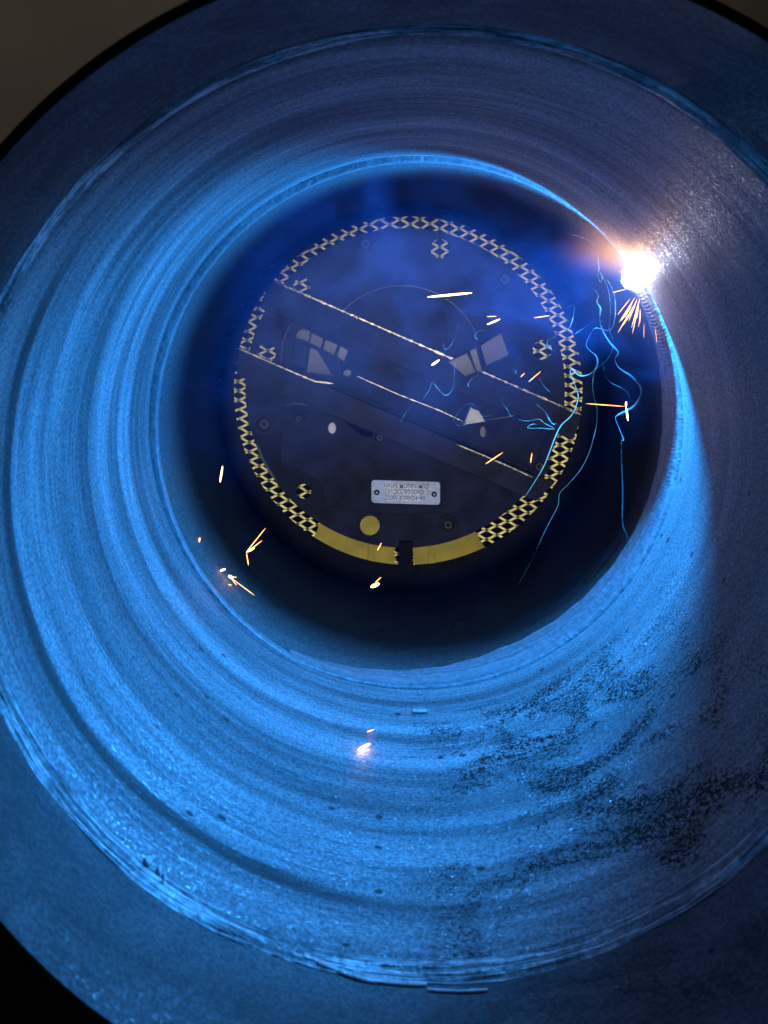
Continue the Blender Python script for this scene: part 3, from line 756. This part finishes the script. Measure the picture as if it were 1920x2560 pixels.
spray = [((680,745),(585,865)),((720,730),(595,925)),((730,760),(585,1005)),((735,740),(668,915)),((752,740),(697,1010)),((750,750),(690,965)),((700,760),(640,890)),((745,800),(728,900)),((720,800),(622,950)),((785,930),(783,1040)),((550,697),(650,672)),((868,960),(882,1080)),((760,850),(742,960)),((690,800),(610,915)),((756,820),(752,930))]
for i, (a, b) in enumerate(spray):
    spark(C5(a), C5(b), 2.0 if i not in (9, 11) else 1.6, 'spark' if i not in (9, 11, 12) else 'sparkdim', 'fine orange spark in the downward spray just under the arc', .505-.001*i, group='spray of sparks under the arc')
# ---------------------------------------------------------------- bits lying in the near bore
M['chip'] = simple('cut_metal_chip', (.55, .55, .56), .5, 0, .2, 500, .3)
def chip(pxy, size, label, mat):
    p = wall_at(*pxy, inset=size[2]*.5)
    bm = bmesh.new(); bmesh.ops.create_cube(bm, size=1)
    for v in bm.verts: v.co = Vector((v.co.x*size[0]*(1.05 if v.co.y > 0 else 1), v.co.y*size[1], v.co.z*size[2]))
    bmesh.ops.bevel(bm, geom=list(bm.edges), offset=size[2]*.18, segments=2, affect='EDGES')
    o = mesh_obj('metal_chip', bm, mat, smooth=False); o.location = p
    a = math.atan2(p.z-AZ, p.x-AX); o.rotation_euler = (0, -(a+PI/2), .03)
    tag(o, label, 'metal chip')
chip((1050, 1778), (.0088, .0042, .0014), 'small flat oblong metal chip lying on the bore floor below the joint', M['chip'])
def wall_strip(pts, wid, mat, name, label, cat, group=None, thick=.0002):
    """thin raised ribbon following the near bore"""
    P = [wall_at(*p) for p in catmull(pts, 10)]
    bm = bmesh.new(); rows = []; r_ = random.Random(2)
    for i, p in enumerate(P):
        s = i/(len(P)-1); w2 = wid*(.8+.4*r_.random())/2
        ex, ez = ecc(p.y); a = math.atan2(p.z-AZ-ez, p.x-AX-ex)
        row = []
        for (dy, dr) in ((-w2, -.0002), (-w2*.9, thick), (0, thick*1.2), (w2*.8, thick), (w2, -.0003)):
            row.append(bm.verts.new((AX+ex+(RR-.0004-dr)*math.cos(a), p.y+dy, AZ+ez+(RR-.0004-dr)*math.sin(a))))
        rows.append(row)
    for A, B in zip(rows, rows[1:]):
        for k in range(4): bm.faces.new((A[k], A[k+1], B[k+1], B[k]))
    o = mesh_obj(name, bm, mat, origin=tuple(sum((Vector(v) for v in P), Vector())/len(P)))
    return tag(o, label, cat, group)
M['drop'] = simple('polished_spatter', (.95, .95, .95), .3, .3, .15, 300, .6, 1.0)
wall_strip([(760, 2390), (880, 2440), (960, 2456), (1067, 2462)], .0024, M['drop'], 'metal_sliver', 'frayed bright metal sliver at the bottom edge of the machined bore', 'metal sliver', 'slivers at the bottom step')
wall_strip([(1069, 2476), (1140, 2480), (1220, 2477)], .0013, M['drop'], 'metal_sliver', 'short bright metal sliver, rightmost and lowest at the bottom step', 'metal sliver', 'slivers at the bottom step')
M['drop'] = simple('polished_spatter', (.95, .95, .95), .25, .3, .05, 200, .05, 1.0)
M['chip2'] = simple('spatter_glint_white', (.93, .93, .93), .6, 0, .03, 200, .02)  # near-white colour stands for the specular glint on the drops
for i, (x, y_, sx, sy, lab) in enumerate([(372, 2150, .0034, .0010, 'upper, longer glinting metal drop on the lower left cut step'), (400, 2172, .0018, .0009, 'middle small glinting metal drop on the lower left cut step'), (412, 2190, .0012, .0012, 'lowest tiny glinting metal drop on the lower left cut step')]):
    bm = bmesh.new(); bmesh.ops.create_icosphere(bm, subdivisions=3, radius=1)
    for v in bm.verts: v.co = Vector((v.co.x*sx*.5, v.co.y*sy*2.2, v.co.z*.0005))
    o = mesh_obj('metal_drop', bm, M['chip2']); p = wall_at(x, y_, inset=.0009); o.location = p
    o.rotation_euler = (0, -(math.atan2(p.z-AZ, p.x-AX)+PI/2), .2); tag(o, lab, 'metal drop', 'drops on the cut step')
print('objects', len(bpy.data.objects))
